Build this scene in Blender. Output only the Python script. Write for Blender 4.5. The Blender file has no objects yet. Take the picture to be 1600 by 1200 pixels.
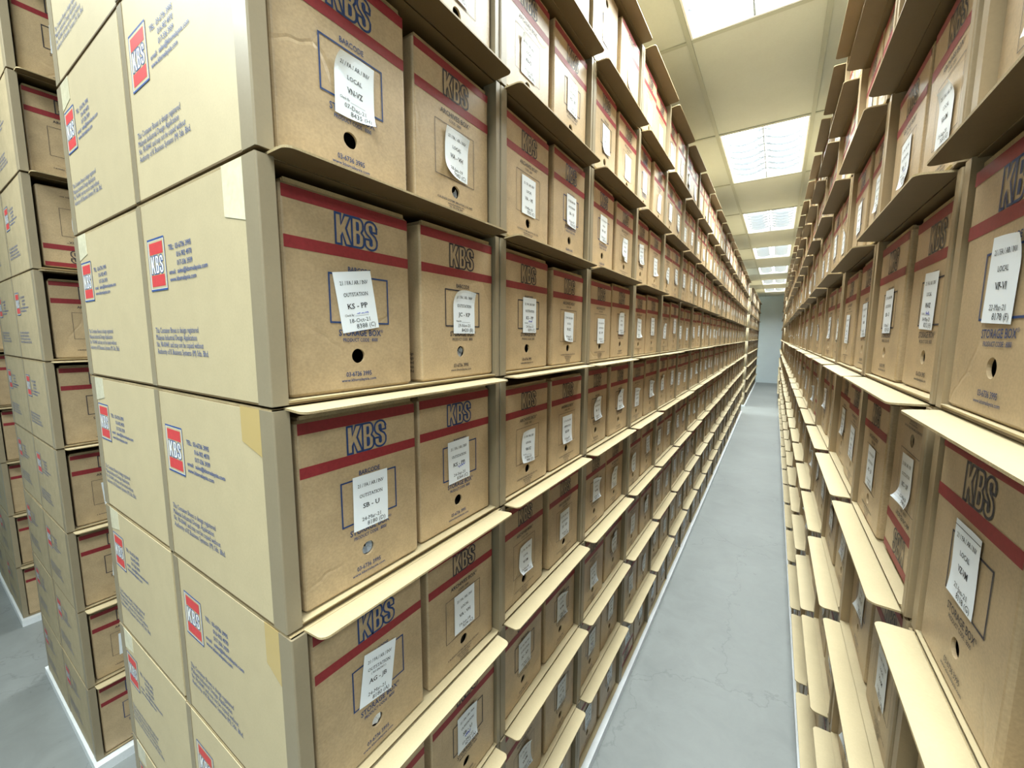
import bpy, math, random
import numpy as np
from mathutils import Matrix, Vector

rnd = random.Random(7)
SC = bpy.context.scene
COL = SC.collection

# ------------------------------------------------------------------ layout (metres, floor at z = 0)
PITCH = 0.33            # height of one row of cartons
PLINTH = 0.04
CAM_Z = 1.786
A = 0.560               # front plane of the stack left of the aisle: x = -A
Y0 = 0.2745             # its near end
CW, CD, CH = 0.530, 0.4315, 0.3262      # carton
CPY = 0.5345            # carton pitch along a stack
CEIL = 3.331
TILE_Y, TILE_X = 1.2, 0.6
TY0, TX0 = 2.478, -0.497                # one crossing of the ceiling grid
BACK_Y = 18.75
ROOM = (-6.2, 3.2, -3.6, BACK_Y)       # xmin, xmax, ymin, ymax


# ------------------------------------------------------------------ materials
def nodes(name):
    m = bpy.data.materials.new(name)
    m.use_nodes = True
    nt = m.node_tree
    return m, nt, nt.nodes['Principled BSDF'], nt.nodes.new, nt.links.new


def board(name, col, scale=1.0, var=0.10, rough=0.55, spec=0.4, obj_var=0.10, bump=0.12, fibre=90.0, crease=0.0):
    """cardboard: mottled pulp, small fibres, a little difference from one piece to the next"""
    m, nt, b, N, L = nodes(name)
    tc = N('ShaderNodeTexCoord')
    oi = N('ShaderNodeObjectInfo')
    add = N('ShaderNodeVectorMath'); add.operation = 'ADD'
    L(tc.outputs['Object'], add.inputs[0])
    mul = N('ShaderNodeMath'); mul.operation = 'MULTIPLY'; mul.inputs[1].default_value = 37.0
    L(oi.outputs['Random'], mul.inputs[0]); L(mul.outputs[0], add.inputs[1])
    n1 = N('ShaderNodeTexNoise'); n1.inputs['Scale'].default_value = fibre * 3.4 * scale; n1.inputs['Detail'].default_value = 3
    n2 = N('ShaderNodeTexNoise'); n2.inputs['Scale'].default_value = 24 * scale; n2.inputs['Detail'].default_value = 4
    mp = N('ShaderNodeMapping'); mp.inputs['Scale'].default_value = (1, .8, 1)
    L(add.outputs[0], mp.inputs['Vector']); L(mp.outputs[0], n1.inputs['Vector']); L(add.outputs[0], n2.inputs['Vector'])
    mixn = N('ShaderNodeMath'); mixn.operation = 'ADD'
    L(n1.outputs['Fac'], mixn.inputs[0]); L(n2.outputs['Fac'], mixn.inputs[1])
    mr = N('ShaderNodeMapRange'); mr.inputs['From Min'].default_value = 0.65; mr.inputs['From Max'].default_value = 1.35
    mr.inputs['To Min'].default_value = 1 - var; mr.inputs['To Max'].default_value = 1 + var
    L(mixn.outputs[0], mr.inputs['Value'])
    mo = N('ShaderNodeMapRange'); mo.inputs['To Min'].default_value = 1 - obj_var; mo.inputs['To Max'].default_value = 1 + obj_var * .6
    L(oi.outputs['Random'], mo.inputs['Value'])
    mm = N('ShaderNodeMath'); mm.operation = 'MULTIPLY'
    L(mr.outputs[0], mm.inputs[0]); L(mo.outputs[0], mm.inputs[1])
    sc = N('ShaderNodeVectorMath'); sc.operation = 'SCALE'; sc.inputs[0].default_value = col
    L(mm.outputs[0], sc.inputs['Scale']); L(sc.outputs[0], b.inputs['Base Color'])
    b.inputs['Roughness'].default_value = rough
    b.inputs['Specular IOR Level'].default_value = spec
    if bump:
        bp = N('ShaderNodeBump'); bp.inputs['Strength'].default_value = bump; bp.inputs['Distance'].default_value = 0.002
        n3 = N('ShaderNodeTexNoise'); n3.inputs['Scale'].default_value = 26 * scale; n3.inputs['Detail'].default_value = 5
        L(add.outputs[0], n3.inputs['Vector']); L(n3.outputs['Fac'], bp.inputs['Height']); L(bp.outputs[0], b.inputs['Normal'])
        if crease:      # long soft folds in handled board
            dn = N('ShaderNodeTexNoise'); dn.inputs['Scale'].default_value = 7; dn.inputs['Detail'].default_value = 3
            L(add.outputs[0], dn.inputs['Vector'])
            ds = N('ShaderNodeVectorMath'); ds.operation = 'MULTIPLY_ADD'; ds.inputs[1].default_value = (.10, .10, .10)
            L(dn.outputs['Color'], ds.inputs[0]); L(add.outputs[0], ds.inputs[2])
            vo = N('ShaderNodeTexVoronoi'); vo.feature = 'DISTANCE_TO_EDGE'; vo.inputs['Scale'].default_value = 4.2
            L(ds.outputs[0], vo.inputs['Vector'])
            cm = N('ShaderNodeMapRange'); cm.inputs['From Max'].default_value = .022
            L(vo.outputs['Distance'], cm.inputs['Value'])
            msk = N('ShaderNodeTexNoise'); msk.inputs['Scale'].default_value = 5
            L(add.outputs[0], msk.inputs['Vector'])
            mk = N('ShaderNodeMapRange'); mk.inputs['From Min'].default_value = .52; mk.inputs['From Max'].default_value = .66; mk.inputs['To Max'].default_value = crease
            L(msk.outputs['Fac'], mk.inputs['Value'])
            b2 = N('ShaderNodeBump'); b2.inputs['Distance'].default_value = .0025
            L(mk.outputs[0], b2.inputs['Strength']); L(cm.outputs[0], b2.inputs['Height']); L(bp.outputs[0], b2.inputs['Normal']); L(b2.outputs[0], b.inputs['Normal'])
    return m


def plain(name, col, rough=0.6, spec=0.3, metal=0.0):
    m, nt, b, N, L = nodes(name)
    b.inputs['Base Color'].default_value = (*col, 1)
    b.inputs['Roughness'].default_value = rough
    b.inputs['Specular IOR Level'].default_value = spec
    b.inputs['Metallic'].default_value = metal
    return m


def ink(name, col, wear=0.25, rough=0.5):
    m, nt, b, N, L = nodes(name)
    tc = N('ShaderNodeTexCoord')
    n = N('ShaderNodeTexNoise'); n.inputs['Scale'].default_value = 160; n.inputs['Detail'].default_value = 4
    L(tc.outputs['Object'], n.inputs['Vector'])
    mr = N('ShaderNodeMapRange'); mr.inputs['From Min'].default_value = .3; mr.inputs['From Max'].default_value = .7
    mr.inputs['To Min'].default_value = 1 - wear; mr.inputs['To Max'].default_value = 1 + wear
    L(n.outputs['Fac'], mr.inputs['Value'])
    sc = N('ShaderNodeVectorMath'); sc.operation = 'SCALE'; sc.inputs[0].default_value = col
    L(mr.outputs[0], sc.inputs['Scale']); L(sc.outputs[0], b.inputs['Base Color'])
    b.inputs['Roughness'].default_value = rough
    b.inputs['Specular IOR Level'].default_value = .4
    return m


KRAFT = board('kraft_board', (0.47, 0.348, 0.205), var=.16, rough=.40, spec=.6, obj_var=.12, crease=.28)
UNDER = board('carton_underside_shade', (.13, .085, .035), var=.08, obj_var=.08, bump=.06)  # brown board, darkened to paint in the shade under flaps and lids
LINER = board('carton_liner', (0.525, 0.44, 0.275), var=.05, rough=.55, obj_var=.05, bump=.06)
INNER = board('carton_inside', (0.50, 0.42, 0.26), var=.06, obj_var=.05, bump=.06)
POST = board('corner_post_board', (0.280, 0.232, 0.153), var=.04, obj_var=.06, bump=.03, rough=.42)
POST_KRAFT = board('corner_post_kraft', (0.36, 0.272, 0.160), var=.06, obj_var=.06, bump=.03, rough=.42)
EDGE = board('corrugated_edge', (0.40, 0.31, 0.17), var=.35, obj_var=.1, fibre=200)
RED = ink('red_ink', (0.25, 0.024, 0.03), .10)
LINER_BROWN = board('carton_liner_brown', (0.41, 0.335, 0.205), var=.14, rough=.6, obj_var=.06, bump=.08)  # darker, browner liner for the second and third stacks
REDL = ink('red_ink_carton', (0.62, 0.055, 0.06), .06)
BLUE = ink('blue_ink', (0.018, 0.048, 0.155), .2)
BLUEL = ink('blue_ink_carton', (0.035, 0.085, 0.28), .2)
BLACK = ink('black_ink', (0.035, 0.032, 0.045), .3)
WHITE_INK = plain('white_ink', (.78, .78, .76))
PAPER = plain('label_paper', (0.85, 0.91, 0.97), .45, .4)
TYPE = plain('label_type', (0.03, 0.03, 0.035))
PEN = plain('blue_pen', (0.03, 0.05, 0.5))
TAPE = plain('brown_tape', (0.52, 0.38, 0.15), .22, .5)
TAPE_CLEAR = board('clear_tape', (0.74, 0.69, 0.50), var=.12, rough=.18, spec=.6, bump=.3, fibre=40)
HOLE_SHADE = plain('hole_shade', (.045, .04, .035), .7)  # near-black colour standing in for shade inside the finger holes
CREPE = plain('grey_paper', (.42, .47, .53), .5)


# ------------------------------------------------------------------ mesh builder
class MB:
    def __init__(s):
        s.v, s.f, s.m, s.mats = [], [], [], []

    def mi(s, mat):
        if mat not in s.mats:
            s.mats.append(mat)
        return s.mats.index(mat)

    def add(s, vs, fs, mat):
        o, k = len(s.v), s.mi(mat)
        s.v += [tuple(map(float, v)) for v in vs]
        s.f += [tuple(i + o for i in f) for f in fs]
        s.m += [k] * len(fs)

    def box(s, x0, x1, y0, y1, z0, z1, mat):
        vs = [(x, y, z) for x in (x0, x1) for y in (y0, y1) for z in (z0, z1)]
        s.add(vs, [(0, 1, 3, 2), (4, 6, 7, 5), (0, 4, 5, 1), (2, 3, 7, 6), (0, 2, 6, 4), (1, 5, 7, 3)], mat)

    def mesh(s, name):
        me = bpy.data.meshes.new(name)
        me.from_pydata(s.v, [], s.f)
        for m in s.mats:
            me.materials.append(m)
        me.polygons.foreach_set('material_index', s.m)
        me.update()
        return me


def link(name, me, parent=None, loc=None, rot=None):
    o = bpy.data.objects.new(name, me)
    COL.objects.link(o)
    if parent:
        o.parent = parent
    if loc:
        o.location = loc
    if rot:
        o.rotation_euler = rot
    return o


def tag(o, label, cat, group=None):
    o['label'] = label
    o['category'] = cat
    if group:
        o['group'] = group
    return o


def structure(o, label=None):
    o['kind'] = 'structure'
    if label:
        o['label'] = label
    return o


# ------------------------------------------------------------------ lettering
_text = {}


def text_prepare(strings, res=2):
    """outline every string once as flat polygons, height of capitals = 1, starting at x = 0"""
    made = []
    for s, bold in strings:
        if (s, bold) in _text:
            continue
        cu = bpy.data.curves.new('lettering', 'FONT')
        cu.body = s
        cu.size = 1.0
        cu.resolution_u = res
        cu.offset = (0, .006, .012, .013)[bold]
        o = bpy.data.objects.new('lettering', cu)
        COL.objects.link(o)
        made.append((s, bold, o, cu))
    bpy.context.view_layer.update()
    dg = bpy.context.evaluated_depsgraph_get()
    for s, bold, o, cu in made:
        ev = o.evaluated_get(dg)
        me = ev.to_mesh()
        vs = np.array([v.co[:2] for v in me.vertices]) if len(me.vertices) else np.zeros((0, 2))
        fs = [tuple(p.vertices) for p in me.polygons]
        ev.to_mesh_clear()
        if len(vs):
            vs = (vs - [vs[:, 0].min(), 0]) / 0.70
        _text[(s, bold)] = (vs, fs)
    for s, bold, o, cu in made:
        bpy.data.objects.remove(o)
        bpy.data.curves.remove(cu)


def serifs(vs, fs):
    """small bars at the feet and heads of upright stems, so that sans letters read as book type"""
    cnt = {}
    for f in fs:
        for a, b in zip(f, f[1:] + f[:1]):
            cnt[(min(a, b), max(a, b))] = cnt.get((min(a, b), max(a, b)), 0) + 1
    out = []
    for (a, b), n in cnt.items():
        if n > 1:
            continue
        p, q = vs[a], vs[b]
        w = abs(p[0] - q[0])
        if abs(p[1] - q[1]) < .02 and .08 < w < .34:
            y = (p[1] + q[1]) / 2
            for y_, s in ((0, 1), (1.0, -1)):
                if abs(y - y_) < .06:
                    x0, x1 = min(p[0], q[0]) - .09, max(p[0], q[0]) + .09
                    out.append([(x0, y), (x1, y), (x1, y + s * .07), (x0, y + s * .07)])
    return out


def put_text(mb, s, h, mat, place, align='c', width=None, bold=0, serif=False):
    """write s with capitals h high; place(u, v) maps the line's own plane to 3D; width squeezes or stretches it"""
    vs, fs = _text[(s, bold)]
    if not len(vs):
        return
    w = vs[:, 0].max()
    sx = h * .86 if serif else h
    if width:
        sx = width / w
    off = {'c': -w * sx / 2, 'l': 0, 'r': -w * sx}[align]
    mb.add([place(x * sx + off, y * h) for x, y in vs], fs, mat)
    if serif:
        for q in serifs(vs, fs):
            mb.add([place(x * sx + off, y * h) for x, y in q], [(0, 1, 2, 3)], mat)


def arc(cx, cy, rx, ry, a0, a1, n=5):
    return [(cx + rx * math.cos(math.radians(a0 + (a1 - a0) * i / n)), cy + ry * math.sin(math.radians(a0 + (a1 - a0) * i / n))) for i in range(n + 1)]


K_ = [(0, 0), (0, 1), (.19, 1), (.19, .66), (.32, 1), (.53, 1), (.36, .56), (.55, 0), (.345, 0), (.23, .37), (.19, .27), (.19, 0)]
B_ = [(.57, 0), (.57, 1)] + arc(.83, .80, .15, .20, 90, 0, 4) + [(.98, .66), (.91, .53), (1.0, .41)] + arc(.84, .2, .16, .20, 0, -90, 4)
B1 = [(.755, .61), (.755, .84), (.79, .84), (.80, .80), (.80, .65), (.79, .61)]
B2 = [(.755, .16), (.755, .44), (.79, .44), (.815, .40), (.815, .2), (.79, .16)]
S_ = ([(1.50, .64), (1.50, .78)] + arc(1.275, .78, .225, .22, 0, 180, 8) + [(1.05, .66), (1.10, .55), (1.25, .43), (1.30, .35), (1.30, .22)]
      + arc(1.275, .21, .035, .05, 0, -180, 4) + [(1.235, .36), (1.04, .36), (1.04, .22)] + arc(1.27, .22, .235, .22, 180, 360, 8)
      + [(1.505, .36), (1.44, .49), (1.28, .61), (1.24, .69), (1.24, .79)] + arc(1.275, .79, .035, .05, 180, 0, 4) + [(1.31, .64)])


def ring(path, t):
    """closed outline drawn with a line t thick: quads between the path moved in and out"""
    n = len(path)
    P = np.array(path)
    inn, out = [], []
    for i in range(n):
        a, b, c = P[i - 1], P[i], P[(i + 1) % n]
        d1, d2 = b - a, c - b
        d1 = d1 / (np.linalg.norm(d1) + 1e-9); d2 = d2 / (np.linalg.norm(d2) + 1e-9)
        n1, n2 = np.array([-d1[1], d1[0]]), np.array([-d2[1], d2[0]])
        m = n1 + n2
        m = m / max(np.linalg.norm(m), .35)
        k = min(1 / max(m @ n1, .45), 1.7)
        inn.append(b + m * t / 2 * k); out.append(b - m * t / 2 * k)
    vs = inn + out
    return vs, [(i, (i + 1) % n, n + (i + 1) % n, n + i) for i in range(n)]


def put_kbs(mb, h, w, mat, place, t=.062, simple=False, fill=None):
    sx = w / 1.5
    if fill:
        from mathutils.geometry import tessellate_polygon
        for path in (K_, B_, S_):
            tri = tessellate_polygon([[Vector((x, y, 0)) for x, y in path]])
            mb.add([place((x - .75) * sx, y * h, -.0002) for x, y in path], [tuple(q) for q in tri], fill)
    for path in (K_, B_, S_) if simple else (K_, B_, B1, B2, S_):
        vs, fs = ring([(x * w / h / 1.5, y) for x, y in path], t)
        mb.add([place(x * h - w / 2, y * h) for x, y in vs], fs, mat)


# ------------------------------------------------------------------ archive box
BOX_H = {'s': .2965, 'a': .2865}
BD = 0.385
HOLE_R = 0.0122


def rounded_rect_loop(w, d, r, n=3):
    """seen from above, from the front left corner round to the front right; x outward, y along the stack"""
    pts = []
    pts += [(-r + r * math.sin(math.radians(a)), -w / 2 + r - r * math.cos(math.radians(a))) for a in np.linspace(90, 0, n + 1)]
    pts += [(-d, -w / 2), (-d, w / 2)]
    pts += [(-r + r * math.sin(math.radians(a)), w / 2 - r + r * math.cos(math.radians(a))) for a in np.linspace(0, 90, n + 1)]
    return pts


def box_body(mb, w, hz, lod, BH):
    """walls with soft upright edges, folded top and bottom rims, and a real finger hole cut through the front"""
    r = .005
    lp = rounded_rect_loop(w, BD, r)
    zs = [(0.0, .004), (.005, 0), (BH - .004, 0), (BH, .003)]
    n = len(lp)
    vs, fs = [], []
    for z, inset in zs:
        for x, y in lp:
            vs.append((x - inset * (x > -.02), y * (1 - 2 * inset / w), z))
    for k in range(len(zs) - 1):
        for i in range(n):
            j = (i + 1) % n
            if j == 0 and k == 1:
                continue        # the front, cut round the hole below
            fs.append((k * n + i, k * n + j, (k + 1) * n + j, (k + 1) * n + i))
    fs.append(tuple(range(n))[::-1])
    fs.append(tuple(3 * n + i for i in range(n)))
    mb.add(vs, fs, KRAFT)
    # front sheet with the hole
    yl, yr, zb, zt = -w / 2 + r, w / 2 - r, .005, BH - .004
    na = 22 if lod == 0 else 10
    ang = sorted({2 * math.pi * i / na for i in range(na)} | {math.atan2(z - hz, y) % (2 * math.pi) for y in (yl, yr) for z in (zb, zt)})
    outer, rim = [], []
    for a in ang:
        c, s = math.cos(a), math.sin(a)
        t = min(((yr if c > 0 else yl) / c) if abs(c) > 1e-6 else 9e9, (((zt if s > 0 else zb) - hz) / s) if abs(s) > 1e-6 else 9e9)
        outer.append((0, c * t, hz + s * t)); rim.append((0, c * HOLE_R, hz + s * HOLE_R * .97))
    m = len(ang)
    fs = [(i, (i + 1) % m, m + (i + 1) % m, m + i) for i in range(m)]
    mb.add(outer + rim, [f[::-1] for f in fs], KRAFT)
    # thickness of the board at the hole, then the cavity with its shade painted in
    deep = [(-.004, y, z) for _, y, z in rim]
    wide = [(-.004, y * 2.9, hz + (z - hz) * 2.9) for _, y, z in rim]
    back = [(-.16, y * 2.9, hz + (z - hz) * 2.9) for _, y, z in rim]
    mb.add(rim + deep, [(i, (i + 1) % m, m + (i + 1) % m, m + i) for i in range(m)], KRAFT)
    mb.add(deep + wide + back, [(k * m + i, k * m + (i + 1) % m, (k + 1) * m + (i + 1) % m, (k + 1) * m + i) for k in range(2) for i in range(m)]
           + [tuple(2 * m + i for i in range(m))], HOLE_SHADE)


def front(z0=0.0, y0=0.0, lift=.0008):
    return lambda u, v, d=0.0: (lift + d, y0 + u, z0 + v)


def quad(mb, y0, y1, z0, z1, mat, lift=.0005):
    mb.add([(lift, y0, z0), (lift, y1, z0), (lift, y1, z1), (lift, y0, z1)], [(0, 1, 2, 3)], mat)


def frame_line(mb, y0, y1, z0, z1, t, mat):
    quad(mb, y0, y1, z1 - t, z1, mat, .0007); quad(mb, y0, y1, z0, z0 + t, mat, .0007)
    quad(mb, y0, y0 + t, z0 + t, z1 - t, mat, .0007); quad(mb, y1 - t, y1, z0 + t, z1 - t, mat, .0007)


BOX_TEXT = ['BARCODE', 'STORAGE BOX', 'R', 'PRODUCT CODE : 8000', '03-6736 3995', 'www.kbsmalaysia.com', 'ARCHIVES BOX', 'CODE : 2000',
            'K BUSINESS SYSTEMS (MALAYSIA) SDN. BHD.', 'TEL: 03-6736 3995', '016-902 4970', '017-336 3939',
            'This Container Boxes is design', 'registered Malaysia Design', 'and may not be copied', 'Authority of K Business', 'Systems (M) Sdn Bhd']
CARTON_TEXT = ['TEL:', '03-6736 3995', '016-902 4970', '017-336 3939', 'email:  sales@kbsmalaysia.com', 'www.kbsmalaysia.com',
               'This Container Boxes is design registered', 'Malaysia Industrial Design Application', 'No. 90-00441 and may not be copied without',
               'Authority of K Business Systems (M) Sdn. Bhd.']
text_prepare([(s, 3) for s in BOX_TEXT + CARTON_TEXT] + [(s, 0) for s in CARTON_TEXT])


def storage_box(lod, blue=True, stripes=True):
    """the box with a barcode frame; mesh with its origin at the bottom of the front"""
    mb, w, hz = MB(), .229, .056
    I = BLUE if blue else BLACK
    T = BOX_H['s']
    box_body(mb, w, hz, lod, T)
    e = w / 2 - .003
    if stripes:
        quad(mb, -e, e, T - .021, T - .004, RED); quad(mb, -e, e, T - .087, T - .070, RED)
    put_kbs(mb, .045, .076, I, front(T - .068, .006), simple=lod > 0, t=.071 if lod == 0 else .08)
    fy = .008
    frame_line(mb, fy - .056, fy + .056, .108, .184, .0026, I)
    if lod == 0:
        put_text(mb, 'BARCODE', .0078, I, front(.1885, fy), width=.042, bold=3)
        put_text(mb, 'STORAGE BOX', .0098, I, front(.0885, fy - .002), width=.080, bold=3)
        put_text(mb, 'R', .0022, I, front(.0955, fy + .0405), bold=3)
        vs, fs = ring(arc(0, 0, .0021, .0021, 0, 330, 11), .0005)
        mb.add([front(.0966, fy + .0405)(x, y) for x, y in vs], fs, I)
        put_text(mb, 'PRODUCT CODE : 8000', .0056, I, front(.0792, fy - .002), width=.066, bold=3)
        put_text(mb, '03-6736 3995', .0074, I, front(.0235, 0), width=.048, bold=3)
        put_text(mb, 'www.kbsmalaysia.com', .0046, I, front(.0155, 0), width=.066, bold=3)
        L = -w / 2 - .0006
        for i, s in enumerate(BOX_TEXT[12:17]):
            put_text(mb, s, .0056, BLACK, lambda u, v, z=.052 - i * .0085: (-.022 + u, L, z + v), align='r', bold=3)
    else:
        for z, hw, t in ((.092, .040, .004), (.081, .033, .0025), (.026, .024, .003), (.017, .033, .002)):
            quad(mb, fy - hw, fy + hw, z, z + t, I, .0006)
    return mb


def archives_box(lod, blue=False):
    """the box with a tall thin frame"""
    mb, w, hz = MB(), .225, .051
    I = BLUE if blue else BLACK
    T = BOX_H['a']
    box_body(mb, w, hz, lod, T)
    e = w / 2 - .003
    quad(mb, -e, e, T - .018, T - .003, RED); quad(mb, -e, e, T - .082, T - .064, RED)
    put_kbs(mb, .0445, .075, I, front(T - .064, .004), simple=lod > 0, t=.071 if lod == 0 else .08)
    frame_line(mb, -.0595, .0595, .072, .172, .0011 if lod == 0 else .0014, I)
    if lod == 0:
        put_text(mb, 'ARCHIVES BOX', .0088, I, front(.1885, 0), width=.086, bold=3)
        put_text(mb, 'R', .0020, I, front(.1945, .0458), bold=3)
        vs, fs = ring(arc(0, 0, .0019, .0019, 0, 330, 11), .0005)
        mb.add([front(.1955, .0458)(x, y) for x, y in vs], fs, I)
        put_text(mb, 'CODE : 2000', .0052, I, front(.1785, 0), width=.036, bold=3)
        for s, z, wd in (('K BUSINESS SYSTEMS (MALAYSIA) SDN. BHD.', .0285, .109), ('www.kbsmalaysia.com', .0225, .05), ('TEL: 03-6736 3995', .0168, .042), ('016-902 4970', .0112, .03), ('017-336 3939', .0058, .03)):
            put_text(mb, s, .0040, I, front(z, 0), width=wd, bold=3)
        L = -w / 2 - .0006
        for i, s in enumerate(BOX_TEXT[12:17]):
            put_text(mb, s, .0056, BLACK, lambda u, v, z=.052 - i * .0085: (-.022 + u, L, z + v), align='r', bold=3)
    else:
        for z, hw, t in ((.190, .043, .004), (.179, .018, .0025), (.029, .054, .002), (.0215, .025, .0022), (.015, .021, .002), (.009, .015, .002)):
            quad(mb, -hw, hw, z, z + t, I, .0006)
    return mb


def lid_mesh(BH):
    mb = MB()
    mb.box(-BD + .006, -.005, -.108, .108, BH + .0002, BH + .0042, KRAFT)
    mb.box(-.0085, -.0035, -.106, .106, BH + .0002, BH + .0062, EDGE)
    return mb.mesh('box_lid')


# ------------------------------------------------------------------ paper label
LW, LH = .070, .093


def label_mesh(lines, name, curl=(0, 0, 0, 0), pen=None, lod=0, rule_bottom=False, rule_top=False, seed=0):
    """a sheet stuck on the front; curl lifts (top left, top right, bottom left, bottom right) off the board"""
    mb = MB()
    r = random.Random(seed)
    wob = [r.uniform(-1, 1) for _ in range(4)]

    def P(u, v, d=0.0):
        a, b = u / LW + .5, v / LH + .5
        x = .0014 + .0006 * (wob[0] * math.sin(6 * a + wob[1]) * math.sin(5 * b + 3 * wob[2]) + 1)
        for c, (ca, cb) in zip(curl, ((0, 1), (1, 1), (0, 0), (1, 0))):
            if c:
                t = max(0.0, 1 - (abs(a - ca) * .8 + abs(b - cb) * 1.5) / .62)
                x += abs(c) * t * t
                v = v + (-1 if cb else 1) * abs(c) * t * t * .9
                u = u + (1 if ca == 0 else -1) * abs(c) * t * t * .25
        return (x + d, u, v)
    nx, ny = (10, 14) if lod == 0 else (3, 4)
    vs = [P(-LW / 2 + LW * i / nx, -LH / 2 + LH * j / ny) for j in range(ny + 1) for i in range(nx + 1)]
    fs = [(j * (nx + 1) + i, j * (nx + 1) + i + 1, (j + 1) * (nx + 1) + i + 1, (j + 1) * (nx + 1) + i) for j in range(ny) for i in range(nx)]
    mb.add(vs, fs, PAPER)
    lift = .00045

    def at(z, y=0.0):
        return lambda u, v: P(u + y, v + z, lift)
    if lod == 0:
        top, mid, main, check, date, code = lines
        put_text(mb, top, .0058, TYPE, at(.0265), width=.052, bold=1, serif=True)
        if '|' in mid:
            a, b = mid.split('|')
            put_text(mb, a, .0058, TYPE, at(.012), width=min(.048, .0060 * len(a)), bold=1, serif=True)
            put_text(mb, b, .0036, TYPE, at(.005), width=.032, bold=1, serif=True)
        else:
            put_text(mb, mid, .0058, TYPE, at(.0085), width=min(.046, .0052 * len(mid)), bold=1, serif=True)
        put_text(mb, main, .0078, TYPE, at(-.0105), width=.0053 * len(main) + .001, bold=2, serif=True)
        if check:
            put_text(mb, 'Check By:', .0034, TYPE, at(-.0220, -.018), width=.017, bold=1, serif=True)
            quad_uv = [(-.008, -.0228), (.018, -.0228), (.018, -.0224), (-.008, -.0224)]
            mb.add([P(u, v, lift) for u, v in quad_uv], [(0, 1, 2, 3)], TYPE)
        put_text(mb, date, .0062, TYPE, at(-.0325, 0), width=.038, bold=0, serif=True)
        put_text(mb, code, .0072, TYPE, at(-.0425, .010), width=.037, bold=0, serif=True)
        for on, z in ((rule_bottom, -.0385), (rule_bottom, -.0445), (rule_top, .0395)):
            if on and z > 0:
                mb.add([P(u, v, lift) for u, v in ((-LW / 2, z), (LW / 2, z), (LW / 2, z + .0009), (-LW / 2, z + .0009))], [(0, 1, 2, 3)], TYPE)
        if pen:
            u0, v0, w, h, n = pen
            pts = [(u0 + w * i / n, v0 + h * (r.random() if i % 2 else -r.random() * .6)) for i in range(n + 1)]
            for (a, b), (c, d) in zip(pts, pts[1:]):
                t = .0007
                mb.add([P(a - t, b, lift * 1.2), P(a + t, b, lift * 1.2), P(c + t, d, lift * 1.2), P(c - t, d, lift * 1.2)], [(0, 1, 2, 3)], PEN)
    else:
        for z, hw, t in ((.028, .025, .003), (.010, .020, .003), (-.010, .016, .005), (-.031, .019, .004), (-.041, .017, .005)):
            mb.add([P(-hw, z, lift), P(hw, z, lift), P(hw, z + t, lift), P(-hw, z + t, lift)], [(0, 1, 2, 3)], GREYTYPE)
    return mb


GREYTYPE = plain('small_type', (.25, .26, .29))


# ------------------------------------------------------------------ open carton
def carton_shell(lod, print_left=False, print_right=False, LINER=LINER):
    """open towards +x; origin at the front, bottom, middle"""
    mb, w, d, h, t = MB(), CW / 2, CD, CH, .006
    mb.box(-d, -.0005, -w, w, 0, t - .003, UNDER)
    mb.box(-d, -.0005, -w, w, t - .003, t, LINER)
    mb.box(-d, -.03, -w, -w + t, t, h - .0045, LINER)
    mb.box(-d, -.03, w - t, w, t, h - .0045, LINER)
    mb.box(-d, -d + t, -w + t, w - t, t, h - .0045, INNER)
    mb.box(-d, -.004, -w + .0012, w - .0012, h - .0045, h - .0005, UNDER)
    mb.box(-d, -.004, -w + .001, w - .001, h - .0035, h, EDGE)
    # the doubled front edge of the floor
    if lod == 0:
        mb.box(-.006, .002, -w + .024, w - .024, .0061, .0068, LINER)
    for side in ((-1,) if print_left else ()) + ((1,) if print_right else ()):
        L = side * (w + .0007)
        x0 = -CD + .040 if side < 0 else -.040
        s = 1 if side < 0 else -1

        def at(u0, z0):
            return lambda u, v, dd=0.0: (x0 + s * (u0 + u), L + side * dd, z0 + v)

        def rect(u0, u1, z0, z1, mat, dd=0.0):
            mb.add([at(0, 0)(u0, z0, dd), at(0, 0)(u1, z0, dd), at(0, 0)(u1, z1, dd), at(0, 0)(u0, z1, dd)], [(0, 1, 2, 3)], mat)
        rect(0, .076, .173, .262, WHITE_INK)
        rect(.004, .072, .177, .258, LINER, .0001)
        for u0, u1, z0, z1 in ((0, .076, .259, .262), (0, .076, .173, .176), (0, .0014, .176, .259), (.0746, .076, .176, .259)):
            rect(u0, u1, z0, z1, BLUEL, .0002)
        rect(.008, .068, .235, .2545, REDL, .0003); rect(.008, .068, .1805, .2000, REDL, .0003)
        put_kbs(mb, .031, .056, BLUEL, lambda u, v, dd=0.0: at(.038, .2020)(u, v, .0005 + dd), t=.048, fill=WHITE_INK)
        put_text(mb, 'TEL:', .0082, BLUEL, at(.092, .236), align='l', width=.022, bold=3)
        for i, q in enumerate(CARTON_TEXT[1:4]):
            put_text(mb, q, .0082, BLUEL, at(.182, .236 - i * .0135), align='r', width=.062 if i == 0 else .059, bold=3)
        put_text(mb, CARTON_TEXT[4], .0074, BLUEL, at(.088, .197), align='l', width=.146, bold=3)
        put_text(mb, CARTON_TEXT[5], .0074, BLUEL, at(.088, .185), align='l', width=.104, bold=3)
        for i, (q, wd) in enumerate(zip(CARTON_TEXT[6:10], (.182, .174, .196, .212))):
            put_text(mb, q, .0092, BLUEL, at(.0, .100 - i * .0125), align='l', width=wd, bold=0, serif=True)
    return mb


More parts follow.
